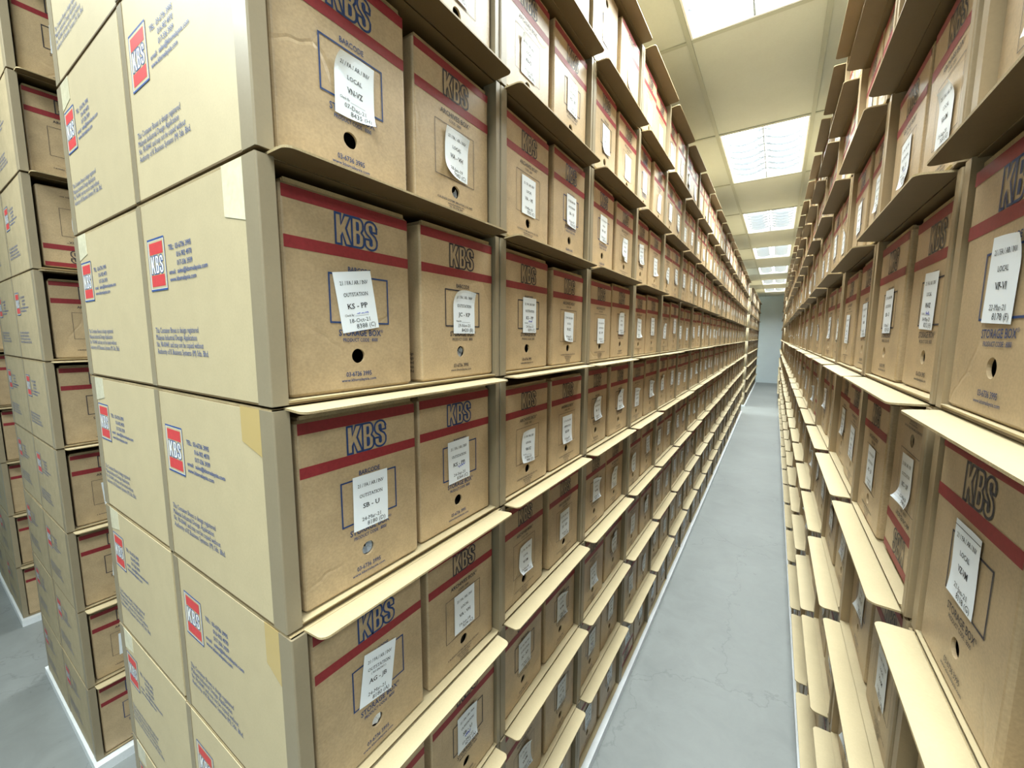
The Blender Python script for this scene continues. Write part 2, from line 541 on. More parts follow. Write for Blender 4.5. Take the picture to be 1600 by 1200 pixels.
def post_mesh(side, POST=POST):
    mb = MB()
    w = CW / 2
    y0, y1 = sorted((side * (w - (.022 if side < 0 else .0145)), side * (w + .0009)))
    x0, x1, z0, z1 = -.034, .0009, .0006, CH - .0022
    c = .0022
    out = y0 if side < 0 else y1
    inn = y1 if side < 0 else y0
    prof = [(x0, out), (x1 - c, out), (x1 - c * .3, out - side * c * .3), (x1, out - side * c), (x1, inn), (x1 - .004, inn), (x1 - .004, out - side * .0035), (x0, out - side * .0035)]
    n = len(prof)
    vs = [(x, y, z) for z in (z0, z1) for x, y in prof]
    fs = [(i, (i + 1) % n, n + (i + 1) % n, n + i) for i in range(n)] + [tuple(range(n))[::-1], tuple(range(n, 2 * n))]
    mb.add(vs, fs, POST)
    # the return that closes the post towards the boxes
    y2, y3 = sorted((inn, inn + side * .003))
    mb.box(x0, x1 - .004, y2, y3, z0, z1, POST)
    return mb


def flap_mesh(lod, L=.046):
    """front flap of the lid, folded out over the aisle; hinge along y at the origin"""
    mb = MB()
    w, r, t = .2475, .013, .0032
    n = 5 if lod == 0 else 2
    path = [(-.003, -w)] + [(L - r + r * math.cos(a), -w + r - r * math.sin(a)) for a in np.linspace(math.pi / 2, 0, n + 1)]
    path += [(L - r + r * math.cos(a), w - r + r * math.sin(a)) for a in np.linspace(0, math.pi / 2, n + 1)] + [(-.003, w)]
    m = len(path)
    mb.add([(x, y, t) for x, y in path], [tuple(range(m))], LINER)
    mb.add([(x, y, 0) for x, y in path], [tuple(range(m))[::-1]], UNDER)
    mb.add([(x, y, 0) for x, y in path] + [(x, y, t) for x, y in path], [(i, (i + 1) % m, m + (i + 1) % m, m + i) for i in range(m)], EDGE)
    # pressed fold line
    mb.box(.0006, .0016, -w + .002, w - .002, t, t + .0003, EDGE)
    return mb


# ------------------------------------------------------------------ camera
yaw, pit, rol, F = 0.574755, 0.116872, 0.003306, 637.116
cy, sy, cp, sp = math.cos(yaw), math.sin(yaw), math.cos(pit), math.sin(pit)
fw = Vector((-sy * cp, cy * cp, -sp)); r0 = Vector((cy, sy, 0)); u0 = r0.cross(fw)
rv = r0 * math.cos(rol) + u0 * math.sin(rol); uv = -r0 * math.sin(rol) + u0 * math.cos(rol)
cam = bpy.data.cameras.new('camera')
cam.sensor_width = 36; cam.lens = F / 1600 * 36; cam.clip_start = .02; cam.clip_end = 100
co = bpy.data.objects.new('camera', cam)
COL.objects.link(co)
M = Matrix((rv, uv, -fw)).transposed().to_4x4(); M.translation = (0, 0, CAM_Z)
co.matrix_world = M
SC.camera = co
EYE = np.array([0, 0, CAM_Z]); RV, UV, FW = np.array(rv), np.array(uv), np.array(fw)


def project(P):
    d = np.asarray(P, float) - EYE
    z = d @ FW
    return 800 + F * (d @ RV) / np.maximum(z, 1e-3), 600 - F * (d @ UV) / np.maximum(z, 1e-3), z


def seen_area(P):
    """pixels of the rectangle with corners P (4 x 3) that fall inside the frame, roughly"""
    a, b, c, d = np.asarray(P, float)
    g = np.array([(u, v) for u in (.08, .3, .5, .7, .92) for v in (.08, .3, .5, .7, .92)])
    pts = np.array([a * (1 - u) * (1 - v) + b * u * (1 - v) + c * u * v + d * (1 - u) * v for u, v in g])
    x, y, z = project(pts)
    ok = (z > .1) & (x > 0) & (x < 1600) & (y > 0) & (y < 1200)
    if not ok.any():
        return 0.0
    X, Y, Z = project([a, b, c, d])
    if (Z < .1).any():
        return 4000.0 * ok.mean()
    ar = abs(sum(X[i] * Y[(i + 1) % 4] - X[(i + 1) % 4] * Y[i] for i in range(4))) / 2
    return ar * ok.mean()


# ------------------------------------------------------------------ stacks
class Stack:
    def __init__(s, key, x, y, facing, n, words, ang=0.0, pitch=CPY, drift=0.0, drift_from=3, rows=range(-5, 4), weight=1.0, lean=0.0):
        s.__dict__.update(locals())

    def frame(s, c, k):
        """world matrix of carton c in row k"""
        r = random.Random('%s %d %d' % (s.key, c, k))
        along = (c + .5) * s.pitch
        x = s.x + math.sin(s.ang) * along - s.drift * max(0, c - s.drift_from) * s.pitch + s.lean * k
        y = s.y + math.cos(s.ang) * along
        z = PLINTH + PITCH * (k + 5)
        jx, jr = r.uniform(-.0014, .0035), r.uniform(-.003, .003)
        if s.key == 'left' and c == 0:
            jr *= .3
            jx = {-2: .009, 1: .002, 0: 0, -1: 0}.get(k, jx)
        rot = (0 if s.facing > 0 else math.pi) - s.ang + jr
        return Matrix.Translation((x + s.facing * jx, y + r.uniform(-.0010, .0010), z)) @ Matrix.Rotation(rot, 4, 'Z')


LEFT = Stack('left', -A, Y0, 1, 20, 'left aisle stack', drift=.0085)
LEFT_BACK = Stack('left_back', -A - 2 * CD - .0035, Y0, -1, 8, 'far side of the left stack', drift=.0085, weight=.5)
FAR_LEFT = Stack('far_left', -A - .075, 12.0, 1, 12, 'left stack past the gap')
RIGHT = Stack('right', .196, .26 - .0, -1, 20, 'right aisle stack', ang=-.0065, pitch=.547, lean=-.0022)
FAR_RIGHT = Stack('far_right', .12, 12.2, -1, 11, 'right stack past the gap')
SECOND = Stack('second', -2.237, .318, 1, 8, 'stack behind the narrow walkway', weight=.6)
SECOND_BACK = Stack('second_back', -2.237 - 2 * CD - .0035, .318, -1, 6, 'far side of the walkway stack', weight=.5)
THIRD = Stack('third', -3.807, .318, 1, 6, 'last stack at the left edge', weight=.25)
THIRD_BACK = Stack('third_back', -3.807 - 2 * CD - .0035, .318, -1, 1, 'far side of the last stack', weight=.2)
STACKS = [LEFT, LEFT_BACK, FAR_LEFT, RIGHT, FAR_RIGHT, SECOND, SECOND_BACK, THIRD, THIRD_BACK]

ORD = ('first second third fourth fifth sixth seventh eighth ninth tenth eleventh twelfth thirteenth fourteenth fifteenth sixteenth seventeenth eighteenth '
       'nineteenth twentieth twenty-first twenty-second twenty-third twenty-fourth twenty-fifth twenty-sixth twenty-seventh twenty-eighth twenty-ninth thirtieth '
       'thirty-first thirty-second thirty-third thirty-fourth thirty-fifth thirty-sixth thirty-seventh thirty-eighth thirty-ninth fortieth').split()
ROW = {-5: 'bottom row', -4: 'second row up', -3: 'third row up', -2: 'fourth row up', -1: 'fifth row up', 0: 'sixth row up', 1: 'seventh row up', 2: 'eighth row up', 3: 'top row'}

# what the nearest labels say: (stack, box along the row, row): kind, lines, label tilt in degrees, (dy, dz) of the label, curl, pen
T = '21 / FA / AR / INV'
KNOWN = {
    ('left', 0, 0): ('sb', (T, 'OUTSTATION', 'KS - PP', 1, '18-Oct-21', '8388 (C)'), -9, (-.006, -.001), (0, 0, 0, 0), (-.004, -.019, .022, .0016, 14)),
    ('left', 1, 0): ('sk', (T, 'OUTSTATION', 'JC - KP', 1, '19-Nov-21', '8420 (B)'), 0, (.004, -.004), (.010, .007, 0, 0), None),
    ('left', 2, 0): ('sk', (T, 'OUTSTATION', 'KS - PP', 1, '24-Sep-21', '8391 (C)'), 0, (.004, 0), (0, 0, 0, 0), (-.006, -.016, .018, .005, 11)),
    ('left', 3, 0): ('ak', (T, 'LOCAL', 'VI-VZ', 0, '20-Aug-20', '7588 (D)'), 2, (0, -.003), (0, 0, .004, 0), None),
    ('left', 4, 0): ('ak', (T, 'OUTSTATION', 'KS - PP', 0, '30-Oct-19', '7404 (C)'), 0, (.004, -.012), (0, 0, 0, 0), None),
    ('left', 5, 0): ('sk', (T, 'LOCAL', 'VI-VZ', 0, '12-Feb-21', '8140 (B)'), 0, (0, 0), (.004, 0, 0, 0), None),
    ('left', 0, 1): ('sb', (T, 'LOCAL', 'VN-VZ', 1, '07-Dec-21', '8435 (H)'), 1, (.004, -.012), (.012, .003, 0, .006), None),
    ('left', 1, 1): ('ak', (T, 'LOCAL', 'VA - VH', 0, '28-Jan-19', '7083 (C)'), 2, (.002, .002), (.004, .007, .008, 0), None),
    ('left', 2, 1): ('ak', (T, 'LOCAL', 'VA - VE', 0, '19-Mar-20', '7502 (C)'), 0, (0, -.004), (0, 0, 0, 0), None),
    ('left', 3, 1): ('sb', (T, 'OUTSTATION', 'SB - U', 0, '10-Jun-21', '8250 (D)'), 0, (.003, 0), (0, 0, .003, 0), None),
    ('left', 2, 2): ('ak', (T, 'LOCAL', 'VN-VZ', 0, '06-Jul-20', '7588 (H)'), 0, (0, -.004), (.006, 0, 0, 0), None),
    ('left', 3, 2): ('sk', (T, 'OUTSTATION', 'AG - JB', 0, '21-Jun-21', '8263 (A)'), 0, (0, 0), (0, 0, 0, 0), None),
    ('left', 4, 3): ('sk!', (T, 'LOCAL', 'VF-VI', 0, '24-May-21', '8232 (F)'), 0, (0, 0), (0, 0, 0, 0), None),
    ('left', 0, -1): ('sb', (T, 'OUTSTATION', 'SB - U', 0, '24-Mar-21', '8180 (D)'), 1, (.002, -.004), (0, 0, 0, 0), None),
    ('left', 1, -1): ('sb', (T, 'OUTSTATION', 'KS - PP', 0, '24-Sep-21', '8364 (C)'), -1, (-.004, .002), (0, 0, 0, 0), (-.006, -.013, .026, .006, 9)),
    ('left', 2, -1): ('ak', (T, 'LOCAL', 'VN-VZ', 1, '27-Nov-20', '7998 (D)'), 3, (0, -.006), (.004, 0, .006, .002), None),
    ('left', 3, -1): ('ak', (T, 'OUTSTATION', 'KS-PP', 0, '17-Jun-20', '7522 (C)'), 0, (0, -.006), (0, 0, .004, .004), None),
    ('left', 4, -1): ('sk', (T, 'OUTSTATION', 'SB - U', 0, '22-Mar-21', '8178 (D)'), -3, (.002, -.004), (.010, .004, .005, .008), None),
    ('left', 5, -1): ('sk', (T, 'LOCAL', 'VA - VE', 0, '21-Jan-21', '8118 (E)'), 3, (.006, 0), (.016, .004, 0, .01), None),
    ('left', 0, -2): ('sb', (T, 'OUTSTATION|( RE-ENTRY )', 'AG - JB', 0, '24-Mar-21', '8180 (A)'), 9, (-.002, .004), (0, 0, 0, 0), None),
    ('left', 1, -2): ('ak', (T, 'LOCAL', 'VA - VH', 0, '19-Jun-18', '7079 (C)'), 0, (.002, .004), (0, 0, 0, 0), None),
    ('left', 2, -2): ('ak', (T, 'LOCAL', 'VI-VM', 0, '26-Nov-20', '7990 (G)'), 2, (.004, -.010), (.003, 0, .014, .008), None),
    ('left', 3, -2): ('ak', (T, 'OUTSTATION', 'JC - KP', 0, '06-Aug-19', '7311 (B)'), 0, (0, -.004), (0, 0, 0, 0), None),
    ('left', 1, -3): ('sk', (T, 'OUTSTATION', 'SB - U', 0, '03-May-21', '8212 (A)'), 0, (-.004, .004), (0, .003, 0, .004), (-.010, -.017, .020, .006, 13)),
    ('left', 2, -3): ('sk', (T, 'OUTSTATION', 'JC - KP', 0, '14-Apr-21', '8199 (B)'), 0, (0, -.004), (0, 0, 0, 0), None),
    ('left', 0, -3): ('sk', (T, 'LOCAL', 'VF-VI', 0, '02-Feb-21', '8130 (F)'), 0, (0, 0), (0, 0, 0, 0), None),
    ('right', 1, 0): ('sb', (T, 'LOCAL', 'VF-VI', 0, '22-Mar-21', '8178 (F)'), 3, (-.004, .006), (0, .004, 0, 0), None),
    ('right', 2, 0): ('sk', (T, 'LOCAL', 'VN-VZ', 1, '04-May-21', '8212 (H)'), 3, (-.002, .004), (0, 0, 0, 0), (-.004, -.020, .018, .004, 9)),
    ('right', 3, 0): ('sk', (T, 'OUTSTATION', 'SB - U', 0, '11-May-21', '8219 (D)'), 0, (.002, 0), (0, 0, 0, 0), None),
    ('right', 1, -1): ('sp', (T, 'LOCAL', 'VZ-VM', 0, '21-Jan-21', '8118 (G)'), 0, (-.006, .012), (0, 0, .002, 0), None),
    ('right', 2, -1): ('ak!', (T, 'OUTSTATION', 'KC - UP', 0, '12-Mar-20', '7499 (B)'), -2, (-.002, -.004), (0, 0, .012, .006), None),
    ('right', 3, -1): ('ak', (T, 'OUTSTATION', 'AG - JB', 0, '16-Sep-20', '7705 (A)'), 0, (.002, .004), (0, 0, 0, 0), None),
    ('right', 2, 1): ('ak', (T, 'LOCAL', 'VI-VM', 0, '18-Aug-20', '7650 (G)'), 3, (0, -.010), (.006, .010, 0, 0), None),
}
KIND_WORDS = {'s': 'storage box', 'a': 'archives box'}
MAINS = ['VA - VE', 'VF-VI', 'VI-VM', 'VN-VZ', 'AG - JB', 'JC - KP', 'KS - PP', 'SB - U']
DATES = ['24-Mar-21', '18-Oct-21', '06-Aug-20', '19-Jun-19', '07-Dec-20', '22-Mar-21', '11-May-21', '30-Sep-20']
CODES = ['8180 (E)', '8391 (F)', '7650 (G)', '7311 (H)', '8012 (A)', '8178 (B)', '8219 (C)', '7705 (D)']
text_prepare([(s, b) for v in KNOWN.values() for s, b in ((v[1][0], 1), (v[1][1], 1), (v[1][2], 2), (v[1][4], 0), (v[1][5], 0))]
             + [('OUTSTATION', 1), ('LOCAL', 1), ('( RE-ENTRY )', 1), ('Check By:', 1)] + [(s, 2) for s in MAINS] + [(s, 0) for s in DATES + CODES], res=2)

# shared meshes: three printings, near and distant
BOX = {'sb': (storage_box(0, True), storage_box(1, True)), 'sk': (storage_box(0, False), storage_box(1, False)), 'ak': (archives_box(0), archives_box(1))}
BOX_MESH = {k: v[0].mesh('box_printing_' + k) for k, v in BOX.items()}
BOX_MESH['sp'] = BOX_MESH['sk']
LID = {k: lid_mesh(h) for k, h in BOX_H.items()}
GENERIC = []
for i in range(12):
    cu = [rnd.choice((0, 0, 0, .004, .009)) for _ in range(4)] if i > 3 else (0, 0, 0, 0)
    ln = (T, 'OUTSTATION' if MAINS[i % 8][0] != 'V' else 'LOCAL', MAINS[i % 8], int(i % 4 == 3), DATES[(i * 3) % 8], CODES[(i * 5 + 2) % 8])
    GENERIC.append((ln, label_mesh(ln, 'label', cu, seed=i, pen=(-.006, -.016, .018, .005, 11) if i in (3, 7) else None).mesh('paper_label_sheet')))
LABEL_FAR = [label_mesh(None, 'label', c, lod=1, seed=i) for i, c in enumerate(((0, 0, 0, 0), (0, 0, .006, 0), (.006, 0, 0, 0)))]


class Slot:
    pass


slots, cartons = [], []
for S in STACKS:
    for k in S.rows:
        for c in range(S.n):
            F0 = S.frame(c, k)
            w = CW / 2
            q = [F0 @ Vector(p) for p in ((.0, -w, 0), (.0, w, 0), (.0, w, CH), (.0, -w, CH))]
            area = seen_area(q) * S.weight
            if S in (LEFT_BACK, SECOND_BACK, THIRD_BACK) or (S in (SECOND, THIRD) and c > 0):
                area = 0
            if c == 0 and S.ang == 0 and S in (LEFT, LEFT_BACK, SECOND, SECOND_BACK, THIRD, THIRD_BACK):
                sd = -w if S.facing > 0 else w
                area += seen_area([F0 @ Vector(p) for p in ((.0, sd, 0), (-CD, sd, 0), (-CD, sd, CH), (.0, sd, CH))])
            cartons.append((area, S, c, k, F0))
            for h in (0, 1):
                s = Slot()
                s.S, s.k, s.c = S, k, c
                s.j = 2 * c + (h if S.facing > 0 else 1 - h)          # along the row from the near end
                r = random.Random('%s %d %d box' % (S.key, s.j, k))
                s.kind, s.lines, s.tilt, s.off, s.curl, s.pen = KNOWN.get((S.key, s.j, k)) or (
                    r.choice(('sk', 'sk', 'ak', 'ak', 'sb')), None, r.gauss(0, 2), (r.gauss(0, .003), r.gauss(-.002, .005)), None, None)
                s.flip = s.kind.endswith('!') or ((S.key, s.j, k) not in KNOWN and r.random() < .02)
                s.kind = s.kind[:2]
                BH = BOX_H[s.kind[0]]
                y = (-.1225 if h == 0 else .1315) + r.uniform(-.004, .004)
                if S is LEFT and s.j == 0:
                    y = -.118 - .001 * k
                s.x = {('right', 0, -1): -.037, ('right', 0, 0): -.035, ('right', 1, -1): -.002, ('right', 1, 0): -.003}.get((S.key, s.j, k), -.010 + r.uniform(-.006, .004))
                s.rot = max(-.009, min(.009, r.gauss(0, .005)))
                s.M = F0 @ Matrix.Translation((s.x, y, .0071)) @ Matrix.Rotation(s.rot, 4, 'Z')
                if s.flip:
                    s.M = s.M @ Matrix.Translation((0, 0, BH + .0065)) @ Matrix.Rotation(math.pi, 4, 'X')
                s.gen = r.randrange(12)
                s.nolabel = S in (SECOND, THIRD) and r.random() < .3
                q = [s.M @ Vector(p) for p in ((0, -.113, 0), (0, .113, 0), (0, .113, BH), (0, -.113, BH))]
                s.area = seen_area(q) * S.weight
                if S in (SECOND, THIRD) and s.j > 0 or S in (LEFT_BACK, SECOND_BACK, THIRD_BACK):
                    s.area = 0
                if S in (LEFT, RIGHT) and k >= 2:
                    s.area *= .8
                slots.append(s)

# ------------------------------------------------------------------ cartons
SHELL, SHELL_BROWN = {}, {}
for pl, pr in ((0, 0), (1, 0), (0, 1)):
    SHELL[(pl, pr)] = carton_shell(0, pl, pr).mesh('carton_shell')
    SHELL_BROWN[(pl, pr)] = carton_shell(0, pl, pr, LINER_BROWN).mesh('brown_carton_shell')
POSTS = {s: post_mesh(s) for s in (-1, 1)}
POSTS_KRAFT = {s: post_mesh(s, POST_KRAFT) for s in (-1, 1)}
POST_MESH = {s: POSTS[s].mesh('corner_post_board') for s in (-1, 1)}
POST_MESH_KRAFT = {s: POSTS_KRAFT[s].mesh('corner_post_kraft') for s in (-1, 1)}
FLAP = flap_mesh(0).mesh('carton_flap')


def side_patch(side, x0, x1, z0, z1, mat, name, lift=.0011, cut=0.0):
    mb = MB()
    y0, y1 = sorted((side * (CW / 2 + .0002), side * (CW / 2 + lift)))
    vs = [(x0, y, z0 + cut) for y in (y0, y1)] + [(x1, y, z0) for y in (y0, y1)] + [(x1, y, z1) for y in (y0, y1)] + [(x0, y, z1) for y in (y0, y1)]
    mb.add(vs, [(0, 2, 4, 6), (1, 7, 5, 3), (0, 1, 3, 2), (2, 3, 5, 4), (4, 5, 7, 6), (6, 7, 1, 0)], mat)
    return mb.mesh(name)


REAR_STRIP = side_patch(-1, -CD, -CD + .022, .002, CH - .003, POST, 'rear_strip_board')
TAPES = {('left', 0): side_patch(-1, -.092, -.0345, .246, CH - .002, TAPE_CLEAR, 'tape', .0008, .012),
         ('left', -1): side_patch(-1, -.090, -.0345, .256, CH - .002, TAPE, 'tape', .0008, .016),
         ('left', -2): side_patch(-1, -.075, -.0345, .235, CH - .002, TAPE, 'tape', .0008, .022),
         'back': side_patch(1, -.098, -.0345, .268, CH - .002, TAPE_CLEAR, 'tape', .0008, .01)}

cartons.sort(key=lambda q: -q[0])
solo_c, rest_c = cartons[:300], [q for q in cartons[300:]]
carton_of = {}
for area, S, c, k, F0 in solo_c:
    endcol = c == 0
    pl, pr = (1, 0) if endcol and S.facing > 0 else (0, 1) if endcol and S in (LEFT_BACK, SECOND_BACK, THIRD_BACK) else (0, 0)
    o = link('open_carton', (SHELL_BROWN if S in (SECOND, SECOND_BACK, THIRD, THIRD_BACK) else SHELL)[(pl, pr)])
    o.matrix_world = F0
    r = random.Random('%s %d %d flap' % (S.key, c, k))
    for sd in (-1, 1):
        link('corner_post', (POST_MESH_KRAFT if S is RIGHT else POST_MESH)[sd], o)
    if S not in (LEFT_BACK, SECOND_BACK, THIRD_BACK) or endcol:
        tilt = r.gauss(.03, .05)
        if S is RIGHT and k == -1:
            tilt = r.gauss(-.04, .03)
        link('front_flap', FLAP, o, (-.002, r.uniform(-.004, .004), CH - .002), (0, -tilt, 0))
    if endcol and S in (LEFT, SECOND, THIRD):
        link('rear_strip', REAR_STRIP, o)
    tp = TAPES.get((S.key, k)) if endcol else None
    if endcol and S is LEFT_BACK:
        tp = TAPES['back']
    if tp:
        link('packing_tape', tp, o)['label'] = 'strip of packing tape over the corner'
    cat = 'carton'
    if endcol and S is LEFT:
        lab = 'cream open-front carton at the near corner, %s, %s' % (ROW[k], S.words)
    elif S in (LEFT_BACK, SECOND_BACK, THIRD_BACK):
        lab = '%s carton with printed end, %s, %s' % ('cream' if S is LEFT_BACK else 'tan', ROW[k], S.words) if endcol else 'cream carton, %s along, %s, %s' % (ORD[c], ROW[k], S.words)
    elif endcol and S in (SECOND, THIRD):
        lab = 'tan open-front carton ending the %s, %s' % (ROW[k], S.words)
    else:
        lab = 'open-front carton, %s along, %s, %s' % (ORD[c], ROW[k], S.words)
    tag(o, lab, cat, 'open-front cartons in the stacks')


# ------------------------------------------------------------------ boxes
slots.sort(key=lambda s: -s.area)
solo_b, rest_b = slots[:300], slots[300:]
for i, s in enumerate(solo_b):
    o = link('archive_box', BOX_MESH[s.kind])
    o.matrix_world = s.M
    link('lid', LID[s.kind[0]], o) if not s.flip else None
    BH = BOX_H[s.kind[0]]
    lines, me = (s.lines, None) if s.lines else GENERIC[s.gen]
    if me is None:
        me = label_mesh(lines, 'label', s.curl, pen=s.pen, seed=i, rule_top=(s.S.key, s.j, s.k) == ('right', 1, -1)).mesh('paper_label_sheet')
    if not s.nolabel:
        base = .1445 if s.kind[0] == 's' else .121
        th = math.radians(-s.tilt)
        dy = .006 if s.kind[0] == 's' else 0
        if s.flip:
            lb = link('paper_label', me, o, (0, -s.off[0], base - s.off[1]), (math.pi + th, 0, 0))
        else:
            lb = link('paper_label', me, o, (0, dy + s.off[0], base + s.off[1]), (th, 0, 0))
        lb['label'] = 'white paper label'
    pk = {('left', 0, -1): CREPE, ('left', 0, -2): WHITE_INK, ('left', 1, 0): CREPE, ('left', 1, 1): CREPE, ('right', 3, 0): KRAFT}.get((s.S.key, s.j, s.k))
    if pk:
        pm, r = MB(), random.Random(i)
        nn = 14
        cz = .056 if s.kind[0] == 's' else .051
        rim_ = [(-.0045 - .004 * r.random(), .0118 * math.cos(2 * math.pi * q / nn), cz + .0118 * math.sin(2 * math.pi * q / nn)) for q in range(nn)]
        mid_ = [(-.004 - .010 * r.random(), .006 * math.cos(2 * math.pi * q / nn), cz + .006 * math.sin(2 * math.pi * q / nn)) for q in range(nn)]
        sel = [q for q in range(nn) if pk is WHITE_INK or q not in (2, 3, 4, 5)]
        pm.add(rim_ + mid_ + [(-.008, 0, cz)], [(q, (q + 1) % nn, nn + (q + 1) % nn, nn + q) for q in sel] + [(nn + q, nn + (q + 1) % nn, 2 * nn) for q in sel], pk)
        link('paper_in_hole', pm.mesh('crumpled_paper'), o)['label'] = 'crumpled paper showing in the finger hole'
    what = KIND_WORDS[s.kind[0]]
    along = '%s along' % ORD[s.j] if s.j else 'at the near end'
    up = 'upside-down ' if s.flip else ''
    if s.lines:
        lab = '%sbrown %s labelled %s, %s, %s, %s' % (up, what, s.lines[2].replace(' ', ''), along, ROW[s.k], s.S.words)
    else:
        lab = '%sbrown %s, %s, %s, %s' % (up, what, along, ROW[s.k], s.S.words)
    tag(o, lab, 'archive box', 'archive boxes in the cartons')


def merged(name, items):
    """one mesh out of many placed builders: items = [(MB, matrix)]"""
    mats, V, LV, LS, MI, nv = [], [], [], [], [], 0
    cache = {}
    for mb, mx in items:
        if id(mb) not in cache:
            idx = []
            for m in mb.mats:
                if m not in mats:
                    mats.append(m)
                idx.append(mats.index(m))
            cache[id(mb)] = (np.array(mb.v), np.concatenate([np.array(f) for f in mb.f]), np.array([len(f) for f in mb.f]), np.array(idx)[np.array(mb.m)])
        v, lv, ls, mi = cache[id(mb)]
        R = np.array(mx)
        V.append(v @ R[:3, :3].T + R[:3, 3]); LV.append(lv + nv); LS.append(ls); MI.append(mi); nv += len(v)
    V, LV, LS, MI = map(np.concatenate, (V, LV, LS, MI))
    me = bpy.data.meshes.new(name)
    me.vertices.add(len(V)); me.vertices.foreach_set('co', V.ravel())
    me.loops.add(len(LV)); me.loops.foreach_set('vertex_index', LV.astype(np.int32))
    me.polygons.add(len(LS))
    me.polygons.foreach_set('loop_start', (np.cumsum(LS) - LS).astype(np.int32))
    me.polygons.foreach_set('material_index', MI.astype(np.int32))
    for m in mats:
        me.materials.append(m)
    me.update(calc_edges=True)
    me.validate()
    return me


items = []
for s in rest_b:
    mb = BOX[s.kind if s.kind != 'sp' else 'sk'][1]
    items.append((mb, s.M))
    if not s.nolabel:
        base = .1445 if s.kind[0] == 's' else .121
        items.append((LABEL_FAR[s.gen % 3], s.M @ Matrix.Translation((0, s.off[0], base + s.off[1])) @ Matrix.Rotation(math.radians(-s.tilt), 4, 'X')))
o = link('archive_boxes', merged('distant_boxes', items))
o['kind'] = 'stuff'
o['label'] = 'hundreds of small brown archive boxes further along the stacks'
o['category'] = 'archive boxes'
items = []
shell_far, flap_far = carton_shell(1), flap_mesh(1)
for area, S, c, k, F0 in rest_c:
    items.append((shell_far, F0))
    for sd in (-1, 1):
        items.append(((POSTS_KRAFT if S in (RIGHT, FAR_RIGHT) else POSTS)[sd], F0))
    r = random.Random('%s %d %d flap' % (S.key, c, k))
    if S not in (LEFT_BACK, SECOND_BACK, THIRD_BACK):
        items.append((flap_far, F0 @ Matrix.Translation((-.002, r.uniform(-.004, .004), CH - .002)) @ Matrix.Rotation(-r.gauss(.03, .05), 4, 'Y')))
o = link('open_cartons', merged('distant_cartons', items))
o['kind'] = 'stuff'
o['label'] = 'open-front cartons further along the stacks'
o['category'] = 'cartons'

# ------------------------------------------------------------------ room
xmin, xmax, ymin, ymax = ROOM


def concrete():
    m, nt, b, N, L = nodes('concrete_floor')
    tc = N('ShaderNodeTexCoord')

    def noise(scale, detail, rough=.55, dist=0.0):
        n = N('ShaderNodeTexNoise'); n.inputs['Scale'].default_value = scale; n.inputs['Detail'].default_value = detail
        n.inputs['Roughness'].default_value = rough; n.inputs['Distortion'].default_value = dist
        L(tc.outputs['Object'], n.inputs['Vector'])
        return n
    big, mid, fine = noise(1.1, 5, .6), noise(6, 6, .65, .6), noise(60, 4)
    ramp = N('ShaderNodeValToRGB')
    ramp.color_ramp.elements[0].position = .30; ramp.color_ramp.elements[0].color = (.195, .21, .21, 1)
    ramp.color_ramp.elements[1].position = .72; ramp.color_ramp.elements[1].color = (.29, .31, .31, 1)
    s = N('ShaderNodeMath'); s.operation = 'MULTIPLY_ADD'; s.inputs[1].default_value = .55
    L(mid.outputs['Fac'], s.inputs[0])
    h = N('ShaderNodeMath'); h.operation = 'MULTIPLY'; h.inputs[1].default_value = .45
    L(big.outputs['Fac'], h.inputs[0]); L(h.outputs[0], s.inputs[2]); L(s.outputs[0], ramp.inputs['Fac'])
    # scuffs and hairline cracks
    vor = N('ShaderNodeTexVoronoi'); vor.feature = 'DISTANCE_TO_EDGE'; vor.inputs['Scale'].default_value = .75
    wv = N('ShaderNodeVectorMath'); wv.operation = 'MULTIPLY_ADD'; wv.inputs[1].default_value = (.35, .35, .35)
    wn = noise(4.5, 6)
    L(wn.outputs['Color'], wv.inputs[0]); L(tc.outputs['Object'], wv.inputs[2]); L(wv.outputs[0], vor.inputs['Vector'])
    cr = N('ShaderNodeMapRange'); cr.inputs['From Max'].default_value = .004; cr.inputs['To Min'].default_value = .80; cr.inputs['To Max'].default_value = 1
    L(vor.outputs['Distance'], cr.inputs['Value'])
    sp = noise(22, 3, .5, 1.5)
    sr = N('ShaderNodeMapRange'); sr.inputs['From Min'].default_value = .70; sr.inputs['From Max'].default_value = .78; sr.inputs['To Min'].default_value = 1; sr.inputs['To Max'].default_value = .72
    L(sp.outputs['Fac'], sr.inputs['Value'])
    mu = N('ShaderNodeMath'); mu.operation = 'MULTIPLY'
    L(cr.outputs[0], mu.inputs[0]); L(sr.outputs[0], mu.inputs[1])
    sc = N('ShaderNodeVectorMath'); sc.operation = 'SCALE'
    L(ramp.outputs['Color'], sc.inputs[0]); L(mu.outputs[0], sc.inputs['Scale']); L(sc.outputs[0], b.inputs['Base Color'])
    rr = N('ShaderNodeMapRange'); rr.inputs['To Min'].default_value = .32; rr.inputs['To Max'].default_value = .62
    L(mid.outputs['Fac'], rr.inputs['Value']); L(rr.outputs[0], b.inputs['Roughness'])
    bp = N('ShaderNodeBump'); bp.inputs['Strength'].default_value = .08; bp.inputs['Distance'].default_value = .003
    L(fine.outputs['Fac'], bp.inputs['Height']); L(bp.outputs[0], b.inputs['Normal'])
    return m


FLOOR = concrete()
WALL = board('painted_wall', (.82, .93, .99), scale=.15, var=.03, obj_var=0, bump=.02, rough=.7)
CEILING = board('ceiling_tile', (.56, .58, .54), scale=.3, var=.03, obj_var=0, bump=.03, rough=.8, spec=.2)
TBAR = plain('ceiling_tee', (.42, .43, .37), .5)
WHITEP = board('white_plinth_paint', (.80, .84, .88), scale=1, var=.06, obj_var=0, bump=.25, rough=.5)

